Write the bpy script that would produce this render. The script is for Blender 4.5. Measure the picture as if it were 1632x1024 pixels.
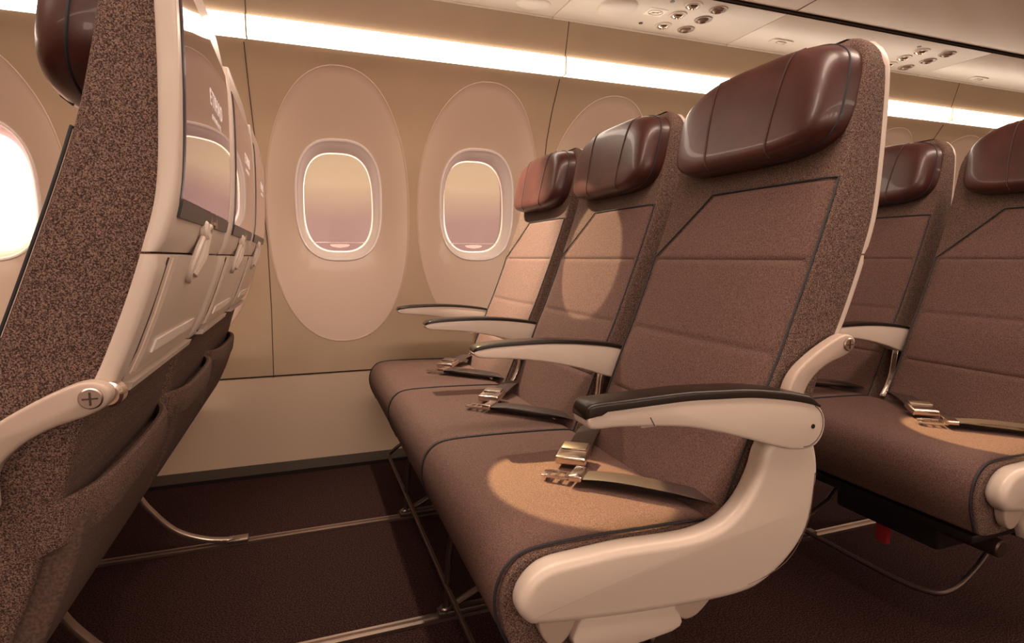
import bpy, bmesh, math, random
from mathutils import Vector, Matrix
random.seed(7)
sc = bpy.context.scene
for o in list(bpy.data.objects): bpy.data.objects.remove(o)
COL = sc.collection
PI = math.pi

# ------------------------------------------------------------------ camera
YAW, PITCH = math.radians(20.19), math.radians(6.41)
cam = bpy.data.cameras.new('camera'); cam_o = bpy.data.objects.new('camera', cam); COL.objects.link(cam_o)
cam.sensor_fit = 'HORIZONTAL'; cam.sensor_width = 36.0; cam.lens = 908.0/1632*36; cam.clip_start = .02
cam_o.location = (0, 0, .80)
cam_o.rotation_euler = (PI/2-PITCH, 0, -YAW)
sc.camera = cam_o
sc.view_settings.view_transform = 'Standard'
sc.view_settings.look = 'None'
sc.view_settings.exposure = 0.14
sc.view_settings.gamma = 1.0
sc.view_settings.use_curve_mapping = False

# ------------------------------------------------------------------ sky, reading lamps, added fill lights
W = bpy.data.worlds.new('dusk_sky'); sc.world = W; W.use_nodes = True
nt = W.node_tree; nt.nodes.clear()
tc = nt.nodes.new('ShaderNodeTexCoord'); sp = nt.nodes.new('ShaderNodeSeparateXYZ')
rp = nt.nodes.new('ShaderNodeValToRGB'); bg = nt.nodes.new('ShaderNodeBackground'); wo = nt.nodes.new('ShaderNodeOutputWorld')
nt.links.new(tc.outputs['Generated'], sp.inputs[0]); nt.links.new(sp.outputs['Z'], rp.inputs[0])
nt.links.new(rp.outputs[0], bg.inputs[0]); nt.links.new(bg.outputs[0], wo.inputs[0])
cr = rp.color_ramp
cr.elements[0].position = 0.0; cr.elements[0].color = (.60, .31, .27, 1)
cr.elements[1].position = .30; cr.elements[1].color = (.82, .55, .34, 1)
e = cr.elements.new(.06); e.color = (.62, .33, .27, 1)
e = cr.elements.new(.12); e.color = (.95, .62, .35, 1)
bg.inputs[1].default_value = 4.0

def light(name, typ, loc, energy, color, d=None, **kw):
    l = bpy.data.lights.new(name, typ); l.energy = energy; l.color = color
    for k, v in kw.items(): setattr(l, k, v)
    o = bpy.data.objects.new(name, l); COL.objects.link(o); o.location = loc
    if d is not None: o.rotation_euler = Vector(d).to_track_quat('-Z', 'Y').to_euler()
    return o
# unseen ambient fill lights added above the aisle (their lamp panels are built with the ceiling)
for i, x in enumerate((-1.6, 0.2, 2.0, 3.8)):
    light('aisle_ceiling_lamp', 'AREA', (x, .41, 2.10), 19, (1, .77, .62), (0, 0, -1), shape='RECTANGLE', size=1.5, size_y=.30)
# area lights added at the unseen opposite windows to brighten the near sides
for x in (-1.011, -.428, .155, .738, 1.321, 1.904):
    light('opposite_window_daylight', 'AREA', (x, 2*.41-2.50, 1.03), 3.6, (1, .78, .65), (0, 1, -.05), shape='RECTANGLE', size=.27, size_y=.40)
# reading lamps in the service panels, and one added fill spot
def spot(loc, tgt, en, ang, blend=.15, r=.006, colr=(1, .72, .32)):
    light('reading_lamp', 'SPOT', loc, en, colr, Vector(tgt)-Vector(loc), spot_size=math.radians(ang), spot_blend=blend, shadow_soft_size=r)
spot((.13, 1.887, 1.722), (.425, .86, .41), 330, 9.5)
spot((1.42, 1.887, 1.722), (1.40, .80, .41), 330, 8.5)
spot((.13, 1.978, 1.722), (.75, 1.425, .815), 110, 13.5, .12, .006, (1, .78, .46))
spot((.13, 2.084, 1.722), (.70, 2.0, .90), 220, 40, .7, .01, (1, .86, .60))
spot((.245, 1.98, 1.722), (.42, 1.62, .41), 75, 66, 1.0, .02, (1, .84, .62))  # added wide fill for the inner cushions, no reading light there

# ------------------------------------------------------------------ materials
def mat(name, col, rough=.5, metal=0, coat=0, spec=.5):
    m = bpy.data.materials.new(name); m.use_nodes = True
    b = m.node_tree.nodes['Principled BSDF']
    b.inputs['Base Color'].default_value = (*col, 1); b.inputs['Roughness'].default_value = rough
    b.inputs['Metallic'].default_value = metal; b.inputs['Coat Weight'].default_value = coat
    b.inputs['Specular IOR Level'].default_value = spec
    return m
def noisy(m, c1, c2, scale, lo=.4, hi=.6, bump=.3, dist=.001, detail=2, kind='noise', coord='Object', stretch=(1, 1, 1)):
    n = m.node_tree; b = n.nodes['Principled BSDF']
    t = n.nodes.new('ShaderNodeTexCoord'); mp = n.nodes.new('ShaderNodeMapping'); mp.inputs['Scale'].default_value = stretch
    n.links.new(t.outputs[coord], mp.inputs[0])
    if kind == 'noise':
        x = n.nodes.new('ShaderNodeTexNoise'); x.inputs['Scale'].default_value = scale; x.inputs['Detail'].default_value = detail
        out = x.outputs[0]
    else:
        x = n.nodes.new('ShaderNodeTexVoronoi'); x.inputs['Scale'].default_value = scale; out = x.outputs['Distance']
    n.links.new(mp.outputs[0], x.inputs['Vector'])
    r = n.nodes.new('ShaderNodeValToRGB'); r.color_ramp.elements[0].position = lo; r.color_ramp.elements[1].position = hi
    r.color_ramp.elements[0].color = (*c1, 1); r.color_ramp.elements[1].color = (*c2, 1)
    n.links.new(out, r.inputs[0]); n.links.new(r.outputs[0], b.inputs['Base Color'])
    if bump:
        u = n.nodes.new('ShaderNodeBump'); u.inputs['Strength'].default_value = bump; u.inputs['Distance'].default_value = dist
        n.links.new(out, u.inputs['Height']); n.links.new(u.outputs[0], b.inputs['Normal'])
    return m
def emis(m, col, s):
    b = m.node_tree.nodes['Principled BSDF']
    b.inputs['Emission Color'].default_value = (*col, 1); b.inputs['Emission Strength'].default_value = s
    return m
M = {}
M['speckle'] = noisy(mat('speckled_tweed', (.1, .07, .06), .85, spec=.2), (.030, .016, .013), (.265, .170, .135), 820, .40, .70, .5, .0008)
M['weave'] = noisy(mat('woven_cloth', (.1, .07, .06), .8, spec=.25), (.080, .041, .034), (.178, .104, .086), 560, .35, .68, .5, .0008, stretch=(1, 1, .6))
M['plaincloth'] = noisy(mat('plain_cloth', (.1, .07, .06), .85, spec=.2), (.070, .042, .034), (.115, .074, .060), 300, .35, .65, .2, .0006)
M['leather'] = noisy(mat('leather', (.1, .03, .02), .36, coat=.15, spec=.5), (.044, .012, .010), (.066, .018, .0145), 14, .35, .7, 0)
M['piping'] = mat('dark_piping', (.012, .014, .020), .6)
M['stitch'] = mat('dark_thread', (.045, .022, .018), .7)
M['white'] = mat('warm_white_plastic', (.54, .45, .385), .34, coat=.1)
M['whiteb'] = mat('beige_plastic', (.40, .31, .255), .4)
M['armpad'] = mat('dark_arm_pad', (.012, .007, .005), .30, spec=.4)
M['metal'] = mat('brushed_metal', (.42, .34, .30), .33, 1)
M['darkmetal'] = mat('dark_metal', (.09, .06, .052), .42, .8)
M['chrome'] = mat('polished_metal', (.72, .64, .58), .18, 1)
M['black'] = mat('black_plastic', (.012, .009, .009), .4)
M['belt'] = noisy(mat('belt_webbing', (.05, .03, .025), .6), (.028, .014, .012), (.055, .030, .025), 900, .4, .6, .3, .0004)
M['screen'] = emis(mat('screen_glass', (.012, .008, .009), .02, spec=1.0, coat=1.0), (.13, .050, .056), .42)
M['screen'].node_tree.nodes['Principled BSDF'].inputs['IOR'].default_value = 1.7
M['screen'].node_tree.nodes['Principled BSDF'].inputs['Coat IOR'].default_value = 1.6
M['letter'] = emis(mat('screen_lettering', (.3, .25, .22), .3), (.75, .55, .48), .7)
M['wall'] = noisy(mat('cabin_wall', (.55, .43, .33), .42, spec=.4), (.47, .345, .235), (.50, .37, .25), 5, .3, .7, 0)
M['lowwall'] = mat('lower_wall_panel', (.60, .455, .34), .5)
M['oval'] = mat('window_surround', (.64, .49, .385), .40, coat=.1)
M['reveal'] = mat('window_reveal', (.90, .83, .81), .25, coat=.4)
M['ceil'] = mat('service_panel', (.86, .76, .66), .42)
M['bin'] = mat('bin_underside', (.72, .58, .47), .25, coat=.3)
M['groove'] = mat('panel_gap', (.05, .03, .02), .8)
M['strip'] = emis(mat('light_strip', (.9, .85, .75), .5), (1, .84, .68), 8.0)
M['fill'] = emis(mat('lamp_panel', (.9, .85, .75), .5), (1, .74, .56), 3.0)  # glow of the added panels above the aisle
M['carpet'] = noisy(mat('carpet', (.04, .02, .02), .95, spec=.1), (.010, .004, .004), (.066, .028, .026), 300, .42, .66, .8, .003)
M['red'] = mat('red_strap', (.28, .012, .015), .6)
M['sign'] = emis(mat('lit_sign', (.8, .72, .6), .4), (1, .8, .6), .25)
M['knob'] = mat('vent_knob', (.30, .20, .15), .35, .3)

def blind_mat():
    m = bpy.data.materials.new('window_blind'); m.use_nodes = True; n = m.node_tree; n.nodes.clear()
    o = n.nodes.new('ShaderNodeOutputMaterial'); t = n.nodes.new('ShaderNodeBsdfTransparent'); t.inputs[0].default_value = (.25, .24, .24, 1)
    tl = n.nodes.new('ShaderNodeBsdfTranslucent'); tl.inputs[0].default_value = (.10, .10, .10, 1)
    df = n.nodes.new('ShaderNodeBsdfPrincipled'); df.inputs['Base Color'].default_value = (.5, .42, .35, 1); df.inputs['Roughness'].default_value = .5
    a = n.nodes.new('ShaderNodeMixShader'); a.inputs[0].default_value = .2
    b = n.nodes.new('ShaderNodeMixShader'); b.inputs[0].default_value = .15
    n.links.new(t.outputs[0], a.inputs[1]); n.links.new(tl.outputs[0], a.inputs[2])
    n.links.new(a.outputs[0], b.inputs[1]); n.links.new(df.outputs[0], b.inputs[2]); n.links.new(b.outputs[0], o.inputs[0])
    return m
M['blind'] = blind_mat()
def grip_mat():
    m = blind_mat(); m.name = 'blind_grip'
    for q in m.node_tree.nodes:
        if q.type == 'BSDF_TRANSPARENT': q.inputs[0].default_value = (.60, .62, .55, 1)
    return m
M['grip'] = grip_mat()
def glass_mat():
    m = bpy.data.materials.new('window_glass'); m.use_nodes = True; n = m.node_tree; n.nodes.clear()
    o = n.nodes.new('ShaderNodeOutputMaterial'); t = n.nodes.new('ShaderNodeBsdfTransparent'); g = n.nodes.new('ShaderNodeBsdfGlossy')
    g.inputs['Roughness'].default_value = .02
    a = n.nodes.new('ShaderNodeMixShader'); a.inputs[0].default_value = .05
    n.links.new(t.outputs[0], a.inputs[1]); n.links.new(g.outputs[0], a.inputs[2]); n.links.new(a.outputs[0], o.inputs[0])
    return m
M['glass'] = glass_mat()

# ------------------------------------------------------------------ mesh helpers
ORG = [Vector((0, 0, 0))]
def mk(name, V, F, m, parent=None, sharp=35, smooth=True):
    me = bpy.data.meshes.new(name)
    if parent is not None: V = [Vector(v)-ORG[0] for v in V]
    me.from_pydata([tuple(v) for v in V], [], F); me.validate()
    bm = bmesh.new(); bm.from_mesh(me); bmesh.ops.recalc_face_normals(bm, faces=bm.faces); bm.to_mesh(me); bm.free()
    if smooth:
        for p in me.polygons: p.use_smooth = True
        me.set_sharp_from_angle(angle=math.radians(sharp))
    me.materials.append(M[m] if isinstance(m, str) else m)
    o = bpy.data.objects.new(name, me); COL.objects.link(o)
    if parent is not None: o.parent = parent
    return o
class MB:
    def __init__(s): s.V = []; s.F = []
    def add(s, V, F):
        k = len(s.V); s.V += [Vector(v) for v in V]; s.F += [tuple(i+k for i in f) for f in F]; return s
    def build(s, name, m, parent=None, sharp=35): return mk(name, s.V, s.F, m, parent, sharp)
def loft(rings, cap=True, closed=True):
    n = len(rings[0]); V = [p for r in rings for p in r]; F = []
    for i in range(len(rings)-1):
        for j in range(n if closed else n-1):
            a = i*n+j; b = i*n+(j+1) % n
            F.append((a, b, b+n, a+n))
    if cap: F += [tuple(range(n-1, -1, -1)), tuple(range((len(rings)-1)*n, len(rings)*n))]
    return V, F
def box(x0, x1, y0, y1, z0, z1, r=0.0, seg=2):
    if r <= 0:
        V = [(x, y, z) for x in (x0, x1) for y in (y0, y1) for z in (z0, z1)]
        return V, [(0, 1, 3, 2), (4, 6, 7, 5), (0, 4, 5, 1), (2, 3, 7, 6), (0, 2, 6, 4), (1, 5, 7, 3)]
    bm = bmesh.new(); bmesh.ops.create_cube(bm, size=1)
    for v in bm.verts: v.co = Vector(((x0+x1)/2+v.co.x*(x1-x0), (y0+y1)/2+v.co.y*(y1-y0), (z0+z1)/2+v.co.z*(z1-z0)))
    bmesh.ops.bevel(bm, geom=bm.edges[:], offset=r, segments=seg, affect='EDGES', profile=.5)
    bm.verts.index_update(); V = [v.co.copy() for v in bm.verts]; F = [tuple(v.index for v in f.verts) for f in bm.faces]; bm.free()
    return V, F
def cat(pts, n=6, closed=False):
    P = [Vector(p) for p in pts]; out = []; N = len(P)
    rng = range(N if closed else N-1)
    for i in rng:
        p0 = P[(i-1) % N] if closed or i > 0 else P[i]; p1 = P[i]; p2 = P[(i+1) % N]
        p3 = P[(i+2) % N] if closed or i+2 < N else p2
        for k in range(n):
            t = k/n
            out.append(.5*((2*p1)+(p2-p0)*t+(2*p0-5*p1+4*p2-p3)*t*t+(3*p1-p0-3*p2+p3)*t**3))
    if not closed: out.append(P[-1])
    return out
def tube(pts, r, n=10, cap=True, flat=None, up=None):
    """sweep a circle (or a w x h oval when flat=(w,h)) along pts"""
    P = [Vector(p) for p in pts]; rings = []; prev = None
    for i, p in enumerate(P):
        t = (P[min(i+1, len(P)-1)]-P[max(i-1, 0)]).normalized()
        if up is not None: a = Vector(up)
        else: a = prev if prev is not None else (Vector((0, 0, 1)) if abs(t.z) < .9 else Vector((1, 0, 0)))
        s = t.cross(a).normalized(); u = s.cross(t).normalized(); prev = u
        rr = []
        for k in range(n):
            c, q = math.cos(2*PI*k/n), math.sin(2*PI*k/n)
            if flat:
                e = 4
                c2 = math.copysign(abs(c)**(2/e), c); q2 = math.copysign(abs(q)**(2/e), q)
                rr.append(p+s*c2*flat[0]/2+u*q2*flat[1]/2)
            else:
                ri = r[i] if isinstance(r, (list, tuple)) else r
                rr.append(p+s*c*ri+u*q*ri)
        rings.append(rr)
    return loft(rings, cap)
def prism(prof, y0, y1, bev=.01, seg=4, smooth_n=5, ends=(1, 1)):
    """extrude an x-z profile along y with rounded end edges"""
    P = cat([(p[0], 0, p[1]) for p in prof], smooth_n, True) if smooth_n else [Vector((p[0], 0, p[1])) for p in prof]
    # drop near-duplicates
    Q = []
    for p in P:
        if not Q or (p-Q[-1]).length > 1e-4: Q.append(p)
    P = Q; n = len(P)
    area = sum(P[i].x*P[(i+1) % n].z-P[(i+1) % n].x*P[i].z for i in range(n))
    sgn = 1 if area > 0 else -1
    nor = []
    for i in range(n):
        t = (P[(i+1) % n]-P[i-1]).normalized(); nor.append(Vector((t.z, 0, -t.x))*sgn)
    rings = []
    def ring(inset, y): return [Vector((p.x, y, p.z))-nn*inset for p, nn in zip(P, nor)]
    if ends[0] and bev > 0:
        for k in range(seg): a = PI/2*k/seg; rings.append(ring(bev*(1-math.sin(a)), y0+bev*(1-math.cos(a))))
        rings.append(ring(0, y0+bev))
    else: rings.append(ring(0, y0))
    if ends[1] and bev > 0:
        rings.append(ring(0, y1-bev))
        for k in range(seg-1, -1, -1): a = PI/2*k/seg; rings.append(ring(bev*(1-math.sin(a)), y1-bev*(1-math.cos(a))))
    else: rings.append(ring(0, y1))
    return loft(rings)
def cyl(c, r, h, axis='y', n=24, bev=0):
    c = Vector(c); rings = []
    ax = {'x': Vector((1, 0, 0)), 'y': Vector((0, 1, 0)), 'z': Vector((0, 0, 1))}[axis] if isinstance(axis, str) else Vector(axis).normalized()
    a = ax.orthogonal().normalized(); b = ax.cross(a)
    prof = [(r-bev, -h/2), (r, -h/2+bev), (r, h/2-bev), (r-bev, h/2)] if bev else [(r, -h/2), (r, h/2)]
    for rr, t in prof: rings.append([c+ax*t+(a*math.cos(2*PI*k/n)+b*math.sin(2*PI*k/n))*rr for k in range(n)])
    return loft(rings)
def lerp(tab, z):
    if z <= tab[0][0]: return tab[0][1]
    for (a, b), (c, d) in zip(tab, tab[1:]):
        if z <= c: return b+(d-b)*(z-a)/(c-a)
    return tab[-1][1]
def smoothtab(tab, n=8):
    return [(p.x, p.y) for p in cat([(a, b, 0) for a, b in tab], n)]
def rrect(x0, x1, y0, y1, z, r, k=5):
    r = min(r, (x1-x0)/2-1e-4, (y1-y0)/2-1e-4); out = []
    for cx, cy, a0 in ((x1-r, y1-r, 0), (x0+r, y1-r, PI/2), (x0+r, y0+r, PI), (x1-r, y0+r, 1.5*PI)):
        for i in range(k+1):
            a = a0+PI/2*i/k; out.append(Vector((cx+r*math.cos(a), cy+r*math.sin(a), z)))
    return out
def tag(o, label=None, catg=None, group=None, kind=None):
    if label: o['label'] = label
    if catg: o['category'] = catg
    if group: o['group'] = group
    if kind: o['kind'] = kind
    return o
def empty(name, loc):
    o = bpy.data.objects.new(name, None); COL.objects.link(o); o.location = loc; o.empty_display_size = .1
    ORG[0] = Vector(loc); return o
def struct(o): o['kind'] = 'structure'; return o

# ------------------------------------------------------------------ cabin shell
XA, XB = -3.0, 6.0
YM = .41                                  # middle of the aisle: the far side mirrors the window side
WP = smoothtab([(0, 2.31), (.34, 2.36), (.70, 2.405), (.95, 2.42), (1.27, 2.37), (1.45, 2.285), (1.54, 2.222), (1.61, 2.205), (1.68, 2.185), (1.745, 2.168)])
def wy(z): return lerp(WP, z)
struct(mk('floor', *box(XA, XB, -1.75, 2.45, -.06, 0), 'carpet'))
WC = [.155+.583*k for k in range(-5, 10)]
WZ, OV, HOLE = 1.0, (.275, .516, 2.25), (.150, .218, 2.9)
def sup(c, zc, hx, hz, n, th, s=1):
    a, b = math.cos(th), math.sin(th)
    return c+s*hx*math.copysign(abs(a)**(2/n), a), zc+s*hz*math.copysign(abs(b)**(2/n), b)
ZL, ZH = .345, 1.54
# flat part of the wall around every oval
mb = MB()
for c in WC:
    R = []; nx, nz = 12, 26
    x0, x1 = c-.2915, c+.2915
    R += [(x1, ZL+(ZH-ZL)*i/nz) for i in range(nz)]+[(x1-(x1-x0)*i/nx, ZH) for i in range(nx)]
    R += [(x0, ZH-(ZH-ZL)*i/nz) for i in range(nz)]+[(x0+(x1-x0)*i/nx, ZL) for i in range(nx)]
    ths = [math.atan2((z-WZ)/(ZH-ZL)*2*.9, (x-c)/.2915) for x, z in R]
    # angles mapped so that the superellipse point lies towards the border point
    In = []
    for x, z in R:
        dx, dz = (x-c)/OV[0], (z-(WZ-.02))/OV[1]
        s = (abs(dx)**OV[2]+abs(dz)**OV[2])**(-1/OV[2]); In.append((c+dx*s*OV[0], WZ-.02+dz*s*OV[1]))
    K = 7; rings = []
    for k in range(K+1):
        t = k/K; rings.append([(a+(x-a)*t, 0, b+(z-b)*t) for (a, b), (x, z) in zip(In, R)])
    rings = [[(p[0], wy(p[2]), p[2]) for p in r] for r in rings]
    V, F = loft(rings, cap=False); mb.add(V, F)
V, F = mb.V, mb.F
struct(mk('wall_right', V, F, 'wall'))
def window(i, c, shut):
    w = struct(empty('window_%d' % i, (c, wy(WZ), WZ)))
    N = 72; zc = WZ-.02
    def ring(hx, hz, n, dy, zo=0): return [Vector((sup(c, zc+zo, hx, hz, n, 2*PI*k/N)[0], wy(sup(c, zc+zo, hx, hz, n, 2*PI*k/N)[1])+dy, sup(c, zc+zo, hx, hz, n, 2*PI*k/N)[1])) for k in range(N)]
    # dished oval surround
    rs = [ring(OV[0]+.001, OV[1]+.001, OV[2], -.0015), ring(OV[0]-.002, OV[1]-.002, OV[2], -.003), ring(OV[0]-.006, OV[1]-.006, OV[2], 0.001)]
    for t in [i/9 for i in range(1, 10)]:
        hx = OV[0]-.006+(.170-OV[0]+.006)*t; hz = OV[1]-.006+(.240-OV[1]+.006)*t; n = OV[2]+(2.7-OV[2])*t
        rs.append(ring(hx, hz, n, .001+.040*t**1.6, .045*t))
    mk('window_surround', *loft(rs, cap=False), 'oval', w)
    rs = [ring(.171, .241, 2.7, .040, .045), ring(.168, .237, 2.75, .034, .045), ring(.162, .231, 2.8, .036, .045), ring(.158, .227, 2.8, .046, .045),
          ring(.156, .224, 2.8, .052, .045), ring(.152, .219, 2.85, .056, .045), ring(.146, .212, 2.9, .072, .045), ring(.140, .204, 2.9, .085, .045), ring(.137, .201, 2.9, .10, .045), ring(.137, .201, 2.9, .13, .045)]
    mk('window_frame', *loft(rs, cap=False), 'reveal', w)
    zc2 = zc+.045; yb = wy(zc2)
    if shut:
        zl = zc2-.163
        r1 = [Vector((sup(c, zc2, .1345, .198, 2.9, 2*PI*k/N)[0], yb+.100, sup(c, zc2, .1345, .198, 2.9, 2*PI*k/N)[1])) for k in range(N)]
        g = []
        for p in r1:
            a = math.atan2(p.z-(zl-.010), (p.x-c)*1.0); g.append(Vector((c+.040*math.cos(a), yb+.100, zl-.009+(.003 if math.sin(a) > 0 else .013)*math.sin(a))))
        b = mk('window_blind', *loft([g, r1], cap=False), 'blind', w)
        mk('blind_rail', *box(c-.112, c+.112, yb+.095, yb+.099, zl-.0016, zl+.0016), 'reveal', b)
        mk('blind_grip', g, [tuple(range(N))], 'grip', b)
    r1 = [Vector((sup(c, zc2, .145, .21, 2.9, 2*PI*k/N)[0], yb+.122, sup(c, zc2, .145, .21, 2.9, 2*PI*k/N)[1])) for k in range(N)]
    mk('window_pane', *loft([r1, [p+Vector((0, .003, 0)) for p in r1]]), 'glass', w)
for i, c in enumerate(WC): window(i+1, c, not (-1.4 < c < -.2))
mirror_src = [o for o in COL.objects if o.parent is None and (o.name.startswith('window_') or o.name == 'wall_right')]
for o in mirror_src:
    if o.name.startswith('window_') and not (-1.3 < o.location.x < 2.2): continue
    c = o.copy(); COL.objects.link(c); c.scale = (1, -1, 1); c.location = (o.location.x, 2*YM-o.location.y, o.location.z)
    if o.name == 'wall_right': c.name = 'wall_left'
    else: c.name = 'window_%d' % (20+int(o.name.split('_')[1]))
    for k in o.children:
        if k.name.startswith('window_blind'): continue
        d = k.copy(); COL.objects.link(d); d.parent = c
# outer skin around the windows keeps daylight out of the wall gap
mb = MB()
for c in WC:
    N = 48; hole = []; rect = []
    for k in range(N):
        th = 2*PI*k/N; x, z = sup(c, WZ+.025, .150, .215, 2.9, th); hole.append(Vector((x, wy(1.0)+.128, z)))
        d = Vector((math.cos(th)*.2915, 0, math.sin(th)*.66)); s = 1/max(abs(d.x)/.2915, abs(d.z)/.66); rect.append(Vector((c+d.x*s, wy(1.0)+.128, .98+d.z*s)))
    mb.add(*loft([hole, rect], cap=False))
o = struct(mb.build('wall_outer', 'wall'))
# lower wall, ledge line, baseboard, cove above the windows
def strip(name, pts, m, x0=XA, x1=XB, mirror=False, thick=.006):
    rings = []
    for x in (x0, x1):
        a = [Vector((x, (2*YM-y) if mirror else y, z)) for y, z in pts]; rings.append(a)
    V = rings[0]+rings[1]; n = len(pts); F = [(i, i+1, i+1+n, i+n) for i in range(n-1)]
    return struct(mk(name, V, F, m, sharp=25))
strip('trim_1', [(wy(z)-.004, z) for z in [.012+(.325)*i/8 for i in range(9)]]+[(wy(.34)+.012, .338)], 'lowwall')
strip('trim_2', [(wy(.34)+.012, .336), (wy(.34)+.012, .347), (wy(.345), .3475)], 'groove')
mk_b = struct(mk('baseboard_right', *box(XA, XB, 2.20, 2.33, 0, .014), 'black'))
strip('trim_3', [(wy(z), z) for z in (1.612, 1.64, 1.67, 1.70, 1.72, 1.745)], 'wall')
# wall panel joints
def joint(xs):
    g = MB()
    g.add(*tube([(x, wy(z)-.0002, z) for x, z in xs], .0016, 6)); return struct(g.build('trim_4', 'groove'))
for x0 in (-.137-2.332, -.137-1.166, -.137, 1.029, 2.195, 3.361, 4.527):
    sh = x0+.137 if x0 < .5 else x0-1.06
    pts = [(x0, z) for z in (.02, .2, .34, .6, .9, 1.1, 1.3, 1.42, 1.53)]
    if abs(x0+.137) < .01: pts = [(-.120, .02), (-.118, .34), (-.116, .6), (-.120, .85), (-.135, 1.1), (-.148, 1.3), (-.153, 1.42), (-.155, 1.53)]
    joint(pts); joint([(pts[-1][0]+.012, z) for z in (1.615, 1.65, 1.70, 1.74)])
    struct(mk('trim_5', *box(pts[-1][0]+.008, pts[-1][0]+.013, 2.19, 2.225, 1.54, 1.611), 'wall'))
# light strip: a lit diffuser between wall and cove
def lightstrip(mirror):
    pts = [(2.226, 1.539), (2.214, 1.545), (2.203, 1.575), (2.196, 1.605), (2.205, 1.612)]
    o = strip('ceiling_light_strip', pts, 'strip', mirror=mirror); del o['kind']; return o
ls = lightstrip(False); tag(ls, 'long glowing light strip running along the wall above the windows', 'light')
ls2 = lightstrip(True); tag(ls2, 'long light strip on the opposite cabin wall across the aisle', 'light')
# overhead: service panels, bins, ceiling
ZP = 1.741
def overhead(mirror):
    f = lambda pts: pts
    n = '_left' if mirror else '_right'
    bp = [(p.x, p.y) for p in cat([(1.812, 1.752, 0), (1.60, 1.765, 0), (1.38, 1.800, 0), (1.24, 1.87, 0), (1.17, 1.98, 0), (1.17, 2.08, 0), (1.15, 2.12, 0)], 6)]
    strip('ceiling_bin'+n, bp, 'bin', mirror=mirror)
overhead(False); overhead(True)
strip('ceiling_gap_1', [(1.829, 1.7425), (1.829, 1.758), (1.812, 1.758), (1.812, 1.752)], 'groove')
strip('ceiling_gap_2', [(1.829, 1.7425), (1.829, 1.758), (1.812, 1.758), (1.812, 1.752)], 'groove', mirror=True)
strip('ceiling', [(1.16, 2.10), (1.0, 2.14), (.7, 2.16), (.41, 2.165), (.12, 2.16), (-.18, 2.14), (-.34, 2.10)], 'ceil')
struct(mk('ceiling_outer', *box(XA, XB, -1.75, 2.56, 2.2, 2.24), 'ceil'))
struct(mk('wall_outer_left', *box(XA, XB, -1.85, -1.78, -.06, 2.24), 'wall'))
struct(mk('wall_outer_top', *box(XA, XB, 2.55, 2.58, 1.4, 2.24), 'wall'))
struct(mk('wall_outer_bottom', *box(XA, XB, 2.55, 2.58, -.1, .6), 'wall'))
strip('trim_7', [(wy(z), z) for z in [.346*i/6 for i in range(7)]], 'lowwall', mirror=True)
strip('trim_8', [(wy(z), z) for z in (1.612, 1.66, 1.70, 1.745)], 'wall', mirror=True)
struct(mk('wall_front', *box(XA-.05, XA, -1.8, 2.6, -.06, 2.24), 'wall'))
struct(mk('wall_back', *box(XB, XB+.05, -1.8, 2.6, -.06, 2.24), 'wall'))
strip('ceiling_panel_left', [(1.836, 1.742), (2.17, 1.742)], 'ceil', mirror=True)
# bin door joints
for x in (-1.0, 1.845, 4.69):
    struct(mk('trim_6', *tube([(x, p[0], p[1]-.0005) for p in [(1.812, 1.752), (1.60, 1.765), (1.49, 1.781), (1.38, 1.800), (1.30, 1.833), (1.24, 1.87)]], .0022, 6), 'groove'))
for i, x in enumerate((-1.6, 0.2, 2.0, 3.8)):
    o = mk('ceiling_lamp', *box(x-.75, x+.75, .26, .56, 2.135, 2.15, .004), 'fill')  # unseen glowing panel, added as ambient fill
    tag(o, 'added, unseen flat lamp panel above the aisle, '+('level with the front row', 'between front and middle rows', 'level with the back row', 'nearest the rear wall')[i], 'fill', 'added ceiling lamp panels')
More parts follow.
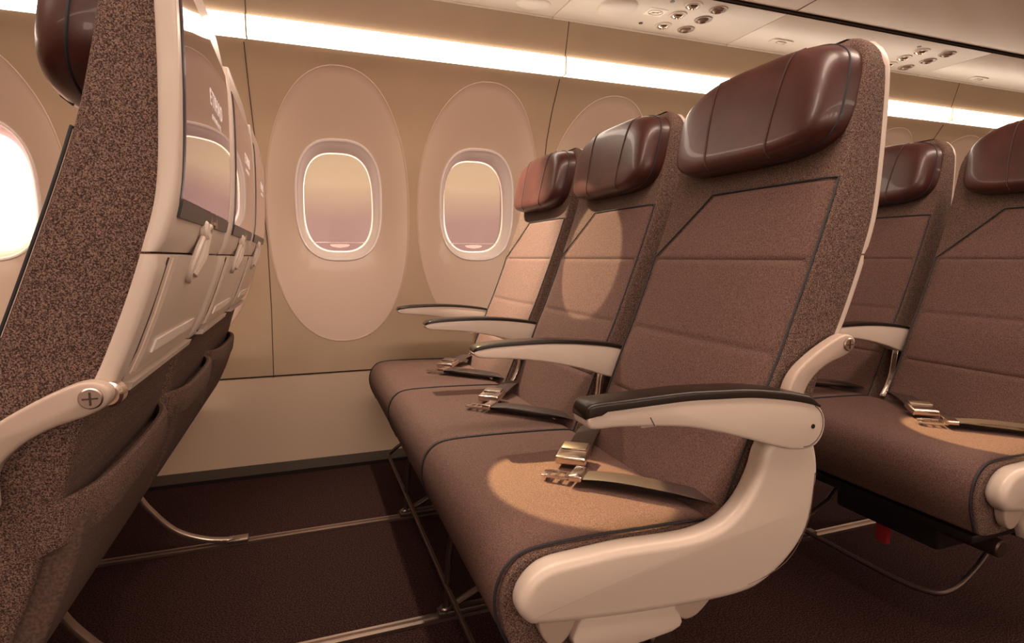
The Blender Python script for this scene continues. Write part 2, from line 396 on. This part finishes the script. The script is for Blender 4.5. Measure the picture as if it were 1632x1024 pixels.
# service panels
def svc(x0, x1, label, nozzles=None, sign=None, dots=(), handles=(), bulge=None, reading=()):
    t = empty('service_panel', ((x0+x1)/2, 1.99, ZP)); tag(t, label, 'service panel', None)
    a, b = 1.829, 2.166
    prof = [(x0+.001, x1-.001)]
    mk('panel', *box(x0+.002, x1-.002, a, b, ZP, ZP+.008, .002), 'ceil', t)
    mk('edge_lip', *box(x0+.002, x1-.002, b-.004, b+.006, ZP-.005, ZP+.006, .002), 'ceil', t)
    for k, (x, y) in enumerate(nozzles or []):
        ringed = k % 2 == 0
        N = 28; c = Vector((x, y, ZP)); rings = []
        for r, z in [(.036, .0005), (.034, -.0035), (.029, -.0035), (.026, .001), (.024, .001)]:
            rings.append([c+Vector((r*math.cos(2*PI*q/N), r*math.sin(2*PI*q/N), z)) for q in range(N)])
        nz = mk('air_nozzle' if not ringed else 'reading_light', *loft(rings), 'ceil' if ringed else 'whiteb', t)
        rings = []
        for r, z in [(.022, .001), (.021, -.006), (.016, -.011), (.012, -.012), (.010, -.006), (.002, -.005)]:
            rings.append([c+Vector((r*math.cos(2*PI*q/N)-.002, r*math.sin(2*PI*q/N), z)) for q in range(N)])
        mk('lens' if ringed else 'knob', *loft(rings), 'chrome' if ringed else 'knob', nz)
    if sign:
        x, y = sign
        s = mk('no_smoking_sign', *box(x-.040, x+.040, y-.030, y+.030, ZP-.0025, ZP+.001, .001), 'sign', t)
        g = MB(); N = 30
        g.add(*tube([(x+.030*math.cos(2*PI*q/N), y+.021*math.sin(2*PI*q/N), ZP-.0028) for q in range(N+1)], .0011, 6))
        g.add(*tube([(x-.020, y+.014, ZP-.0028), (x+.020, y-.014, ZP-.0028)], .0014, 6))
        g.add(*box(x-.014, x+.014, y-.0022, y+.0022, ZP-.0032, ZP-.002))
        g.build('prohibition_mark', 'knob', s)
    for x, y in dots: mk('screw_hole', *cyl((x, y, ZP), .0085, .004, 'z', 16), 'black', t)
    for x, y in handles:
        h = mk('latch_recess', *prism([(x-.055, y), (x-.045, y-.02), (x+.045, y-.02), (x+.055, y), (x+.045, y+.02), (x-.045, y+.02)], -.004, .004, .003, 3, 4), 'ceil', None)
        me = h.data
        for v in me.vertices: v.co = Vector((v.co.x, v.co.z, ZP-.001+v.co.y)) - ORG[0]
        h.parent = t
        mk('latch_button', *box(x-.024, x+.024, y-.008, y+.008, ZP-.009, ZP-.003, .002), 'bin', h)
    if bulge:
        x, y, rx, ry, hh = bulge; rings = []; N = 32
        for q in range(8):
            a = PI/2*q/7; rings.append([Vector((x+rx*math.cos(a)*math.cos(2*PI*k/N)+.0001*math.cos(2*PI*k/N), y+ry*math.cos(a)*math.sin(2*PI*k/N), ZP+.001-hh*math.sin(a))) for k in range(N)])
        mk('speaker_cover', *loft(rings), 'ceil', t)
    return t
svc(-1.2, -.15, 'plain service panel over the front seats')
svc(-.15, .968, 'service panel with a rounded flap, left of the air nozzles', nozzles=[(.13, 1.887), (.245, 1.885), (.13, 1.978), (.245, 1.98), (.13, 2.084), (.245, 2.084)], handles=[(.60, 2.10)], bulge=(.85, 2.08, .07, .05, .012))
svc(.968, 1.815, 'service panel with nozzles and no-smoking sign above the window seat', nozzles=[(1.42, 1.887), (1.535, 1.885), (1.418, 1.978), (1.54, 1.98), (1.424, 2.084), (1.536, 2.084)],
    sign=(1.32, 1.985), dots=[(1.327, 1.887), (1.324, 2.094)], bulge=(1.16, 2.0, .075, .085, .016))
svc(1.815, 3.05, 'far service panel with nozzles, behind the big headrest', nozzles=[(2.71, 1.923), (2.86, 1.905), (2.716, 2.01), (2.87, 2.0), (2.74, 2.10), (2.86, 2.10)],
    dots=[(2.647, 1.888)], handles=[(2.01, 2.05)], bulge=(2.45, 2.0, .09, .06, .012))
svc(3.05, 4.6, 'last service panel at the right edge with a latch', handles=[(3.40, 2.093)])

# seat tracks on the floor
YT = (1.172, 1.700)
for y in YT:
    g = MB()
    g.add(*box(XA, XB, y-.014, y-.008, 0, .007)); g.add(*box(XA, XB, y+.006, y+.013, 0, .007)); g.add(*box(XA, XB, y-.008, y+.006, 0, .002))
    struct(g.build('floor_track_%d' % (YT.index(y)+1), 'metal'))

# ------------------------------------------------------------------ airline seat (drawn in place: middle row, aisle seat)
FX = smoothtab([(.30, .545), (.40, .592), (.50, .635), (.60, .674), (.66, .700), (.79, .750), (.92, .796), (1.0, .816), (1.08, .832), (1.17, .852)])
RX = smoothtab([(.24, .60), (.30, .655), (.36, .695), (.42, .722), (.52, .760), (.60, .785), (.65, .803), (.685, .822), (.75, .848), (.81, .868), (.87, .884), (.96, .891), (1.06, .893), (1.11, .890), (1.17, .883)])
fx = lambda z: lerp(FX, z)
rx = lambda z: lerp(RX, z)
Y0, Y1 = .676, 1.114
ZT = 1.158
ZS = 1.157
def ztop(y0=Y0, y1=Y1): pass
def section_insets(z, zt, r=.055):
    """how far the sides pull in near the rounded top"""
    d = zt-z
    if d >= r: return 0
    return r-math.sqrt(max(0, r*r-(r-d)**2))
def backbody(t):
    zs = [.30+i*.02 for i in range(0, 41)]+[1.115+.006*i for i in range(1, 8)]
    zs = [z for z in zs if z < ZT-.002]+[ZT-.002, ZT]
    rings = []
    for z in sorted(set(zs)):
        s = section_insets(z, ZT, .05); sx = section_insets(z, ZT, .022)
        rings.append(rrect(fx(z)+sx, rx(z)-.010-sx*.7, Y0+section_insets(z, ZT, .065), Y1-section_insets(z, ZT, .12), z, .008, 3))
    mk('backrest', *loft(rings), 'speckle', t)
def shell(t, z0, z1, name, m, top=False, bottom=False):
    n = max(6, int((z1-z0)/.012)); zs = [z0+(z1-z0)*i/n for i in range(n+1)]; rings = []
    for z in zs:
        s = section_insets(z, ZS, .06) if top else 0; sf = section_insets(z, ZS, .09) if top else 0
        e = min(z-z0, z1-z, .004); e2 = .004-e if not top or z-z0 < .004 else 0
        rings.append(rrect(rx(z)-.020, rx(z)-e2, Y0-.003+s, Y1+.003-sf, z, .006, 4))
    return mk(name, *loft(rings), m, t)
def seatbelt(t):
    zc = .412
    # far strap with buckle body
    a = mk('belt_strap', *tube(cat([(.640, 1.125, .405), (.595, 1.10, .425), (.54, 1.03, .428), (.505, .985, .424)], 5), 0, 8, True, (.046, .003), (0, 0, 1)), 'belt', t)
    dx, dy = Vector((-.48, -.62)).normalized(); th = math.atan2(dy, dx)
    def orient(V, c, th, tilt=0):
        R = Matrix.Rotation(th, 3, 'Z') @ Matrix.Rotation(tilt, 3, 'Y'); return [R @ Vector(v)+Vector(c) for v in V]
    V, F = box(-.036, .030, -.029, .029, -.008, .009, .004, 3)
    b = mk('belt_buckle', orient(V, (.472, .945, .426), th, .10), F, 'chrome', a)
    V, F = box(-.034, -.004, -.024, .024, .009, .0125, .0015); mk('buckle_flap', orient(V, (.472, .945, .426), th, .10), F, 'metal', a)
    # near strap with tongue
    P = [(.665, .690, .395), (.62, .705, .412), (.56, .752, .424), (.49, .815, .428), (.44, .858, .424)]
    s = mk('belt_strap', *tube(cat(P, 6), 0, 8, True, (.044, .003), (0, 0, 1)), 'belt', t)
    P2 = [(.655, .712, .400), (.61, .735, .408), (.55, .782, .410), (.48, .835, .414), (.447, .868, .416)]
    mk('strap_tail', *tube(cat(P2, 6), 0, 8, True, (.040, .003), (0, 0, 1)), 'belt', s)
    th2 = math.atan2(.045, -.05)
    V, F = box(-.012, .012, -.026, .026, -.005, .006, .003); mk('adjuster', orient(V, (.440, .860, .424), th2), F, 'chrome', s)
    # tongue plate with slots
    g = MB()
    for q in (box(.010, .052, -.016, -.010, -.0015, .0015), box(.010, .052, .010, .016, -.0015, .0015), box(.010, .017, -.012, .012, -.0015, .0015),
              box(.028, .034, -.012, .012, -.0015, .0015), box(.044, .058, -.013, .013, -.0015, .0015, .001)):
        g.add(orient(q[0], (.434, .862, .420), th2, .02), q[1])
    g.build('belt_tongue', 'chrome', s)
CP = [(.262, .262), (.240, .285), (.226, .325), (.227, .362), (.243, .392), (.276, .408), (.36, .410), (.47, .407), (.55, .403), (.578, .398), (.588, .380), (.588, .34), (.57, .285), (.50, .272), (.36, .262)]
def cushion(t, y0, y1):
    c = mk('seat_cushion', *prism(CP, y0, y1, .007, 4, 5), 'weave', t)
    pc = cat([(p[0], 0, p[1]) for p in CP], 5, True); pp = pc[:50]
    mk('cushion_piping', *tube([(p.x-.0005, y1+.0005, p.z+.0006) for p in pp], .0019, 8), 'piping', c)
    return c
HR = dict(yc=.880, zc=1.060, hy=.198, hz=.096, D=.066)
def hr_n(y, z):
    far = y > .88; up = z > 1.06
    return 2.7 if far and up else (5.0 if far else (3.6 if up else 3.8))
def hr_surf(y, z):
    u, v = abs(y-HR['yc'])/HR['hy'], abs(z-HR['zc'])/HR['hz']
    n = hr_n(y, z); rho = min(1, (u**n+v**n)**(1/n))
    d = HR['D']*(1-rho**11)**(1/2.3)
    return fx(z)+.002-d+.004*math.cos(u*PI/2)
def headrest(t):
    N = 88; rings = []
    for s in [1.0, 1.0, .9995, .998, .995, .99, .98, .965, .945, .92, .88, .82, .74, .64, .52, .38, .24, .1, .02]:
        rr = []
        for k in range(N):
            th = 2*PI*k/N; y, z = sup(HR['yc'], HR['zc'], HR['hy'], HR['hz'], hr_n(.88+math.cos(th), 1.06+math.sin(th)), th, s)
            rr.append(Vector((hr_surf(y, z) if rings else fx(z)+.02, y, z)))
        rings.append(rr)
    h = mk('headrest', *loft(rings), 'leather', t, 60)
    for ya, yb in ((.955, .948), (.772, .795)):
        pts = []
        for i in range(21):
            q = i/20; z = HR['zc']+HR['hz']*.93*(1-2*q); y = ya+(yb-ya)*q+.006*math.sin(q*PI)
            pts.append((hr_surf(y, z)-.0008, y, z))
        mk('headrest_seam', *tube(pts, .0017, 6), 'stitch', h)
    # piping down the aisle-side edge
    pts = []
    for i in range(25):
        a = PI*.62+PI*.86*i/24
        y, z = sup(HR['yc'], HR['zc'], HR['hy'], HR['hz'], hr_n(.88+math.cos(a), 1.06+math.sin(a)), a, .990); pts.append((hr_surf(y, z)-.0003, y, z))
    mk('headrest_piping', *tube(pts, .0018, 6), 'piping', h)
def backpad(t):
    # woven pad with a sloped shoulder on the window side and quilted cross lines
    def yr(z): return Y1-.010 if z < .80 else Y1-.010-(z-.80)/.128*.135
    zt = .926; nz, ny = 110, 20; zb = .375
    rings = []; lines = (.795, .648, .520)
    V = []; F = []
    for i in range(nz+1):
        z = zb+(zt-zb)*i/nz; a = Y0+.006; b = yr(z)
        for j in range(ny+1):
            v = j/ny; y = a+(b-a)*v
            edge = min((y-a)/.010, (b-y)/.010, (zt-z)/.008, 1); edge = max(edge, 0)
            x = fx(z)+.0025-.0065*math.sqrt(1-(1-edge)**2)
            for L in lines: x += .0040*math.exp(-((z-L)/.0035)**2)
            x -= .003*math.sin(PI*v)
            V.append((x, y, z))
    for i in range(nz):
        for j in range(ny):
            p = i*(ny+1)+j; F.append((p, p+1, p+ny+2, p+ny+1))
    nv = len(V); V2 = [(x+.012 if True else x, y, z) for x, y, z in V]
    per = [j for j in range(ny+1)]+[i*(ny+1)+ny for i in range(1, nz+1)]+[nz*(ny+1)+j for j in range(ny-1, -1, -1)]+[i*(ny+1) for i in range(nz-1, 0, -1)]
    base = len(V); V += [(fx(V[q][2])+.012, V[q][1], V[q][2]) for q in per]
    for k in range(len(per)): F.append((per[k], base+k, base+(k+1) % len(per), per[(k+1) % len(per)]))
    p = mk('back_pad', V, F, 'weave', t, 50)
    pts = [(fx(z)-.0015, Y0+.004, z) for z in [zb+(zt-zb)*i/24 for i in range(25)]]
    pts += [(fx(zt)-.0035, Y0+.004+(yr(zt)-Y0-.004)*i/12, zt+.001) for i in range(1, 13)]
    pts += [(fx(z)-.0035, yr(z)+.001, z) for z in [zt-(zt-.80)*i/8 for i in range(1, 9)]]
    pts += [(fx(z)-.0020, Y1-.009, z) for z in [.80-(.80-.42)*i/10 for i in range(1, 11)]]
    mk('pad_piping', *tube(pts, .0017, 8), 'piping', p)
def armrest(t, yc, hw=.021, tip=.334):
    if yc < .7:
        prof = [(.333, .596), (.336, .584), (.350, .5815), (.38, .581), (.438, .576), (.489, .569), (.542, .556), (.598, .539), (.645, .524), (.682, .515), (.715, .515), (.733, .530), (.737, .554), (.724, .578), (.700, .590), (.652, .596), (.594, .604), (.540, .607), (.487, .609), (.437, .608), (.351, .606), (.338, .604)]
    else:
        prof = [(.330, .604), (.332, .596), (.345, .591), (.375, .588), (.432, .583), (.505, .571), (.582, .552), (.635, .534), (.69, .520), (.728, .528), (.740, .555), (.722, .578), (.669, .597), (.581, .610), (.49, .616), (.389, .615), (.345, .612)]
    a = mk('armrest', *prism(prof, yc-hw, yc+hw, .004, 4, 3), 'white', t)
    th = .0105 if yc < .7 else .0065
    tb = [(.331, .601), (.345, .605), (.389, .6065), (.437, .608), (.487, .609), (.54, .607), (.594, .604), (.652, .596), (.70, .586), (.724, .578)] if yc < .7 else [(.329, .606), (.345, .611), (.389, .615), (.49, .616), (.581, .610), (.669, .597), (.722, .578)]
    tb = smoothtab(tb, 5); rings = []; n = len(tb)
    for i, (x, z) in enumerate(tb):
        e = min(1, i/4); q = min(1, (n-1-i)/4); k = max(.25, math.sqrt(1-(1-e)**2)) * max(.3, q)
        lo = .006 if (x < .352 and yc < .7) else .002
        w = (hw+.0012)*(.80+.20*min(1, i/4)); zz = z+th*k; r = min(.005, (zz-z+lo)*.45); ring = []
        for cy, cz, a0 in ((yc+w-r, zz-r, 0), (yc-w+r, zz-r, PI/2)):
            for m_ in range(5):
                an = a0+PI/2*m_/4; ring.append((x, cy+r*math.cos(an), cz+r*math.sin(an)))
        ring += [(x, yc-w, z-lo), (x, yc+w, z-lo)]
        rings.append(ring)
    mk('arm_pad', *loft(rings), 'armpad', a, 50)
    if yc < .7:
        mk('arm_screw', *cyl((.712, yc-hw, .548), .0036, .002, 'y', 14), 'black', a)
        mk('arm_joint', *tube([(.425, yc-hw-.0003, .590), (.432, yc-hw-.0003, .578)], .0006, 6), 'groove', a)
        N = 20
        mk('arm_cap_line', *tube([(.700+.032*math.cos(q), yc-hw-.0001, .550+.032*math.sin(q)) for q in [-1.7+i*.135 for i in range(22)]], .0007, 6), 'groove', a)
        mk('recline_button', *box(.42, .447, yc-.008, yc+.008, .571, .580, .002), 'white', a)
    return a
def rear_details(t):
    # upper bezel with screen
    u = shell(t, .806, ZS, 'seat_shell', 'white', top=True)
    yl, yr_, zb, zt = .697, 1.090, .862, 1.098
    def face(ya, yb, za, zb_, dx0, dx1, n=10, chamfer=0):
        V, F = [], []
        for i in range(n+1):
            z = za+(zb_-za)*i/n
            for y in (ya, yb): V += [(rx(z)+dx0, y, z), (rx(z)+dx1, y, z)]
        for i in range(n):
            b = i*4
            F += [(b+1, b+3, b+7, b+5), (b, b+4, b+6, b+2), (b, b+1, b+5, b+4), (b+2, b+6, b+7, b+3)]
        F += [(0, 2, 3, 1), (n*4, n*4+1, n*4+3, n*4+2)]
        return V, F
    s = mk('screen_frame', *face(yl-.004, yr_+.008, zb-.003, zt+.004, -.004, .0012), 'black', t)
    mk('display', *face(yl, yr_-.005, zb, zt, 0, .0026, 10), 'screen', s)
    mk('control_bar', *face(yl-.002, yr_+.006, zb-.020, zb-.002, -.002, .0034, 3), 'black', s)
    g = MB(); xx = rx(zb-.01)+.0038
    yc = .93
    for q in (box(xx-.002, xx+.0008, yc-.026, yc-.024, zb-.020, zb+.004), box(xx-.002, xx+.0008, yc+.024, yc+.026, zb-.020, zb+.004), box(xx-.002, xx+.0008, yc-.026, yc+.026, zb+.003, zb+.005),
              box(xx-.002, xx+.0008, yc-.010, yc+.010, zb-.016, zb-.012)): g.add(*q)
    g.build('button_outline', 'knob', s)
    # lettering
    def letters(txt, yc, zc, size, name, spacing=1.0):
        cu = bpy.data.curves.new(name, 'FONT'); cu.body = txt; cu.size = size; cu.align_x = 'CENTER'; cu.align_y = 'CENTER'; cu.extrude = .0003; cu.space_character = spacing
        ob = bpy.data.objects.new(name, cu); COL.objects.link(ob)
        me = bpy.data.meshes.new_from_object(ob); bpy.data.objects.remove(ob)
        for v in me.vertices:
            x, y, z = v.co; v.co = Vector((rx(zc+y)+.0026+z, yc+x, zc+y))-ORG[0]
        me.materials.append(M['letter']); o = bpy.data.objects.new(name, me); COL.objects.link(o); o.parent = s
    letters('ETIHAD', .933, 1.012, .030, 'logo_lettering', 1.25); letters('AIRWAYS', .930, .989, .0105, 'small_lettering', 2.3)
    # folding tray table
    tr = shell(t, .652, .8035, 'tray_table', 'white')
    mk('tray_panel', *face(.742, 1.076, .672, .8025, -.002, .0035, 8), 'white', tr)
    mk('tray_side_groove', *tube([(rx(z)+.0002, .712, z) for z in (.66, .70, .74, .80)], .0010, 6), 'groove', tr)
    mk('tray_finger_slot', *face(.775, 1.030, .688, .703, -.001, .0060, 2), 'reveal', tr)  # brighter material than the tray, painting the lit highlight of the recess
    mk('tray_lip', *face(.742, 1.108, .651, .660, -.004, .009, 2), 'white', tr)
    for ya in (.733, 1.086): mk('tray_edge_groove', *tube([(rx(z)+.0004, ya, z) for z in (.672, .70, .74, .80)], .0016, 6), 'bin', tr)
    # swivel latch hanging over the joint
    N = 26; pts = [(rx(.79)+.012+(.004 if i % 2 else .004), .865+.024*math.cos(a), .806+.036*math.sin(a)) for i, a in enumerate([2*PI*k/N for k in range(N+1)])]
    l = mk('tray_latch', *tube([(rx(p[2])+.006, p[1]+(p[2]-.806)*.6, p[2]) for p in pts], .0042, 8), 'white', t)
    mk('latch_pivot', *cyl((rx(.835)+.004, .868, .834), .015, .012, 'x', 20, .003), 'white', l)
    mk('latch_blade', *tube([(rx(.83)+.007, .868, .832), (rx(.80)+.008, .862, .80), (rx(.78)+.005, .850, .778)], [.008, .010, .008], 10), 'white', l)
    # lower back cover and literature pocket
    rings = []
    for z in [.275+.0125*i for i in range(31)]:
        w = .02*min(1, max(0, (.30-z)/.06)); rings.append(rrect(rx(z)-.055, rx(z)-.010, Y0+.006+w, Y1-.006-w, z, .012, 4))
    mk('lower_back_cover', *loft(rings), 'plaincloth', t)
    rings = []
    for z in [.30+.012*i for i in range(20)]:
        k = (z-.30)/.228; rings.append(rrect(rx(z)-.02, rx(z)+.004+.016*math.sin(PI*min(1, k*.75)), Y0+.012, Y1-.012, z, .008, 4))
    pk = mk('literature_pocket', *loft(rings), 'plaincloth', t)
    pts = [(rx(.525)+.016-.020*abs(2*v-1)**6, Y0+.006+(Y1-Y0-.012)*v, .530-.006*math.sin(PI*v)) for v in [i/20 for i in range(21)]]
    pts = [(.722, Y0+.006, .515), (.748, Y0+.004, .528)]+pts
    mk('pocket_band', *tube(pts, 0, 12, True, (.014, .050), (.15, 0, 1)), 'speckle', pk)
def pivot(t, y, inner):
    """recline bracket linking side frame and seat shell"""
    prof_top = [(.684, .556), (.687, .598), (.702, .626), (.733, .650), (.772, .671), (.800, .680), (.818, .672), (.815, .656), (.798, .646), (.765, .635), (.738, .618), (.720, .594), (.716, .556)]
    b = mk('recline_bracket', *prism(prof_top, y-.010, y+.010, .004, 3, 4), 'whiteb', t)
    mk('bracket_bolt', *cyl((.803, y-.011, .664), .0105, .004, 'y', 24, .0012), 'metal', b)
    g = MB(); g.add(*box(.7965, .8095, y-.0140, y-.0129, .6632, .6648)); g.add(*box(.8022, .8038, y-.0140, y-.0129, .6575, .6705)); g.build('bolt_slot', 'darkmetal', b)
    mk('pivot_barrel', *cyl((.812, y+.018, .662), .013, .022, 'y', 24, .003), 'chrome', b)
def base_seat():
    t = empty('airline_seat', (.50, .895, 0))
    cushion(t, .680, 1.168)
    backbody(t); backpad(t); headrest(t); rear_details(t); seatbelt(t)
    armrest(t, 1.142)
    # slim metal arm post beside the far armrest
    mk('arm_post', *prism([(.590, .405), (.606, .430), (.622, .470), (.632, .545), (.646, .545), (.640, .470), (.628, .430), (.612, .405)], 1.128, 1.146, .003, 3, 3), 'chrome', t)
    return t
def copy_tree(o, parent=None):
    c = o.copy(); COL.objects.link(c)
    if parent is not None: c.parent = parent
    for ch in [k for k in o.children]: copy_tree(ch, c)
    return c
def aisle_parts(t):
    ORG[0] = Vector((.50, .895, 0))
    armrest(t, .648, .022, .332)
    k = .962
    P = [(.758, .512), (.770, .470), (.769, .427), (.756, .365), (.72, .319), (.665, .285), (.61, .276), (.52, .279), (.419, .287), (.34, .296), (.285, .304), (.268, .310), (.254, .330), (.256, .352), (.272, .374), (.300, .388), (.35, .391), (.416, .393), (.50, .389), (.55, .391), (.59, .402), (.625, .430), (.648, .470), (.662, .510), (.70, .540), (.74, .535)]
    P = [(x*k, .8+(z-.8)*k) for x, z in P]
    f = mk('side_frame', *prism(P, .634, .672, .014, 6, 4), 'white', t)
    inner = [(x, z) for x, z in [(.722, .470), (.716, .40), (.69, .350), (.655, .325), (.60, .312)]]
    mk('frame_groove', *tube([(x+.012, .6338, z) for x, z in cat([(a, b, 0) for a, b in inner], 4) for _ in (0,)] if False else [(p.x+.010, .6345, p.y) for p in cat([(a, b, 0) for a, b in inner], 5)], .0007, 6), 'groove', f)
    # lower shroud pieces
    L = [[(.285, .310), (.290, .285), (.305, .262), (.325, .262), (.345, .285), (.355, .305)],
         [(.478, .300), (.492, .285), (.512, .262), (.530, .249), (.552, .252), (.575, .270), (.592, .292)]]
    for p in L:
        q = [(x*k, .8+(z-.8)*k) for x, z in p]+[(p[-1][0]*k, .33), (p[0][0]*k, .33)]
        mk('lower_shroud', *prism(q, .648, .668, .004, 3, 3), 'whiteb', t)
    q = [(.335, .272), (.350, .302), (.362, .312), (.49, .300), (.505, .280), (.518, .256), (.500, .243), (.43, .238), (.36, .232), (.345, .245)]
    mk('access_cover', *prism([(x*k, .8+(z-.8)*k) for x, z in q], .638, .66, .004, 3, 2), 'white', t)
    # speckled cushion end
    Q = [(p[0]+.0, p[1]) for p in CP]
    c = mk('cushion_side_panel', *prism([(.262, .262), (.243, .285), (.232, .325), (.233, .360), (.248, .389), (.278, .4045), (.36, .406), (.47, .403), (.575, .398), (.60, .36), (.60, .30), (.50, .275), (.36, .262)], .670, .684, .005, 3, 5), 'speckle', t)
    pc = cat([(p[0], 0, p[1]) for p in CP], 5, True)
    mk('side_piping', *tube([(p.x, .679, p.z+.0005) for p in pc[2:44]], .0020, 8), 'piping', c)
    pivot(t, .660, .66)
rows = [(-1.0, 'front row'), (0.0, 'middle row'), (.96, 'back row'), (1.96, 'fourth row')]
LAB = {
 (0, 0): 'nearest seat at left, seen from behind with big screen and tray table',
 (0, 1): 'second seat from behind at left, between the nearest shell and the wall seat',
 (0, 2): 'farthest seat shell at left with a narrow screen, next to the first oval window',
 (1, 0): 'large aisle seat in the centre with maroon headrest and full white side frame',
 (1, 1): 'middle seat behind the large aisle seat, round light patch on its back',
 (1, 2): 'brightly lit window seat with a glowing headrest, beside the second oval window',
 (2, 0): 'aisle seat cut off by the right edge, open belt on its cushion',
 (2, 1): 'seat at right seen between the large seat and the right-edge seat',
 (2, 2): 'window seat of the right-hand row, mostly hidden behind its neighbours',
 (3, 0): 'aisle seat of the last row behind the right-edge seat',
 (3, 1): 'middle seat of the last row behind the right-edge seat',
 (3, 2): 'window seat of the last row, nearest the far wall'}
proto = base_seat(); first = True
plan = [(1, 0), (0, 0), (2, 0), (1, 1), (0, 1), (2, 1), (1, 2), (0, 2), (2, 2)]
tag(proto, LAB[(1, 0)], 'airline seat', 'airline seats')
for r in (0, 1, 2):
    for s in (0, 1, 2):
        if (r, s) == (1, 0): continue
        c = copy_tree(proto); c.location = (.50+rows[r][0], .895+.5*s, 0); tag(c, LAB[(r, s)])
        if s == 0: aisle_c = c
        if s == 0:
            globals().setdefault('aisles', []).append(c)
n0 = set(o.name for o in proto.children)
aisle_parts(proto)
extra = [o for o in proto.children if o.name not in n0]
for c in aisles:
    for e_ in extra: copy_tree(e_, c)

# small differences in recline between the rows, slimmer shells on the inner seats
def kids(t, names): return [k for k in t.children if k.name.split('.')[0] in names]
BACK = ('backrest', 'back_pad', 'headrest', 'seat_shell', 'tray_table', 'tray_latch', 'lower_back_cover', 'literature_pocket', 'recline_bracket')
seats = [o for o in COL.objects if o.name.startswith('airline_seat')]
for t in seats:
    r = round(t.location.x-.5, 2); s_ = round((t.location.y-.895)/.5)
    if s_ > 0:
        for k in kids(t, ('seat_shell', 'tray_table')): k.scale.y = .968
    if s_ == 0 and r > -1:
        for k in kids(t, ('seat_shell', 'tray_table')): k.scale.y = .982
    if r == -1.0 and s_ == 0:
        for k in kids(t, ('armrest', 'side_frame', 'lower_shroud', 'access_cover')): k.location.x = -.05
    if r == .96 and s_ == 0:
        for k in kids(t, BACK): k.location.x = -.03
# ------------------------------------------------------------------ seat base frames: beams, legs, luggage bar
def base_frame(label, x=0.0):
    t = empty('seat_base', (.50, 1.43, 0)); tag(t, label, 'seat base', 'seat bases')
    for xx in (.36, .50): mk('cross_beam', *cyl((xx, 1.41, .208), .019, 1.44, 'y', 20, .003), 'darkmetal', t)
    mk('seat_pan', *box(.28, .54, .70, 2.13, .228, .246, .004), 'black', t)
    for y in YT:
        pts = cat([(.53, y, .215), (.565, y, .18), (.595, y, .130), (.65, y, .063), (.72, y, .026), (.79, y, .012)], 6)
        l = mk('rear_leg', *tube(pts, 0, 12, True, (.022, .012), None if False else (0, 0, 1)), 'metal', t)
        mk('leg_foot', *box(.775, .83, y-.016, y+.016, .007, .018, .003), 'metal', l)
        l = mk('front_leg', *tube([(.30, y, .240), (.283, y, .15), (.275, y, .02)], .0075, 12), 'darkmetal', t)
        mk('leg_foot', *cyl((.272, y, .017), .013, .020, 'z', 20, .003), 'metal', l)
        mk('foot_shoe', *box(.255, .40, y-.013, y+.013, .007, .020, .003), 'darkmetal', l)
        mk('leg_brace', *tube([(.30, y, .03), (.45, y, .10), (.57, y, .22)], .008, 10), 'darkmetal', t)
    bar = cat([(.50, .76, .225), (.40, .745, .15), (.31, .75, .095), (.283, .80, .078), (.276, .90, .075)], 6)+[Vector((.274, 1.2, .075)), Vector((.274, 1.72, .075))]
    bar += cat([(.274, 2.02, .075), (.285, 2.06, .09), (.40, 2.07, .16), (.50, 2.07, .225)], 5)
    mk('luggage_bar', *tube(bar, .0060, 12), 'darkmetal', t)
    mk('vest_strap', *box(.36, .375, .93, .96, .10, .20, .002), 'red', t)
    mk('vest_pouch', *box(.34, .52, .80, 1.06, .15, .225, .01), 'black', t)
    return t
bf = base_frame('metal legs and tubes under the large aisle seat row')
for x, l in ((-1.0, 'curved metal legs and base under the seats at left'), (.96, 'metal base and luggage bar under the seats at right')):
    c = copy_tree(bf); c.location = (.50+x, 1.43, 0); tag(c, l)
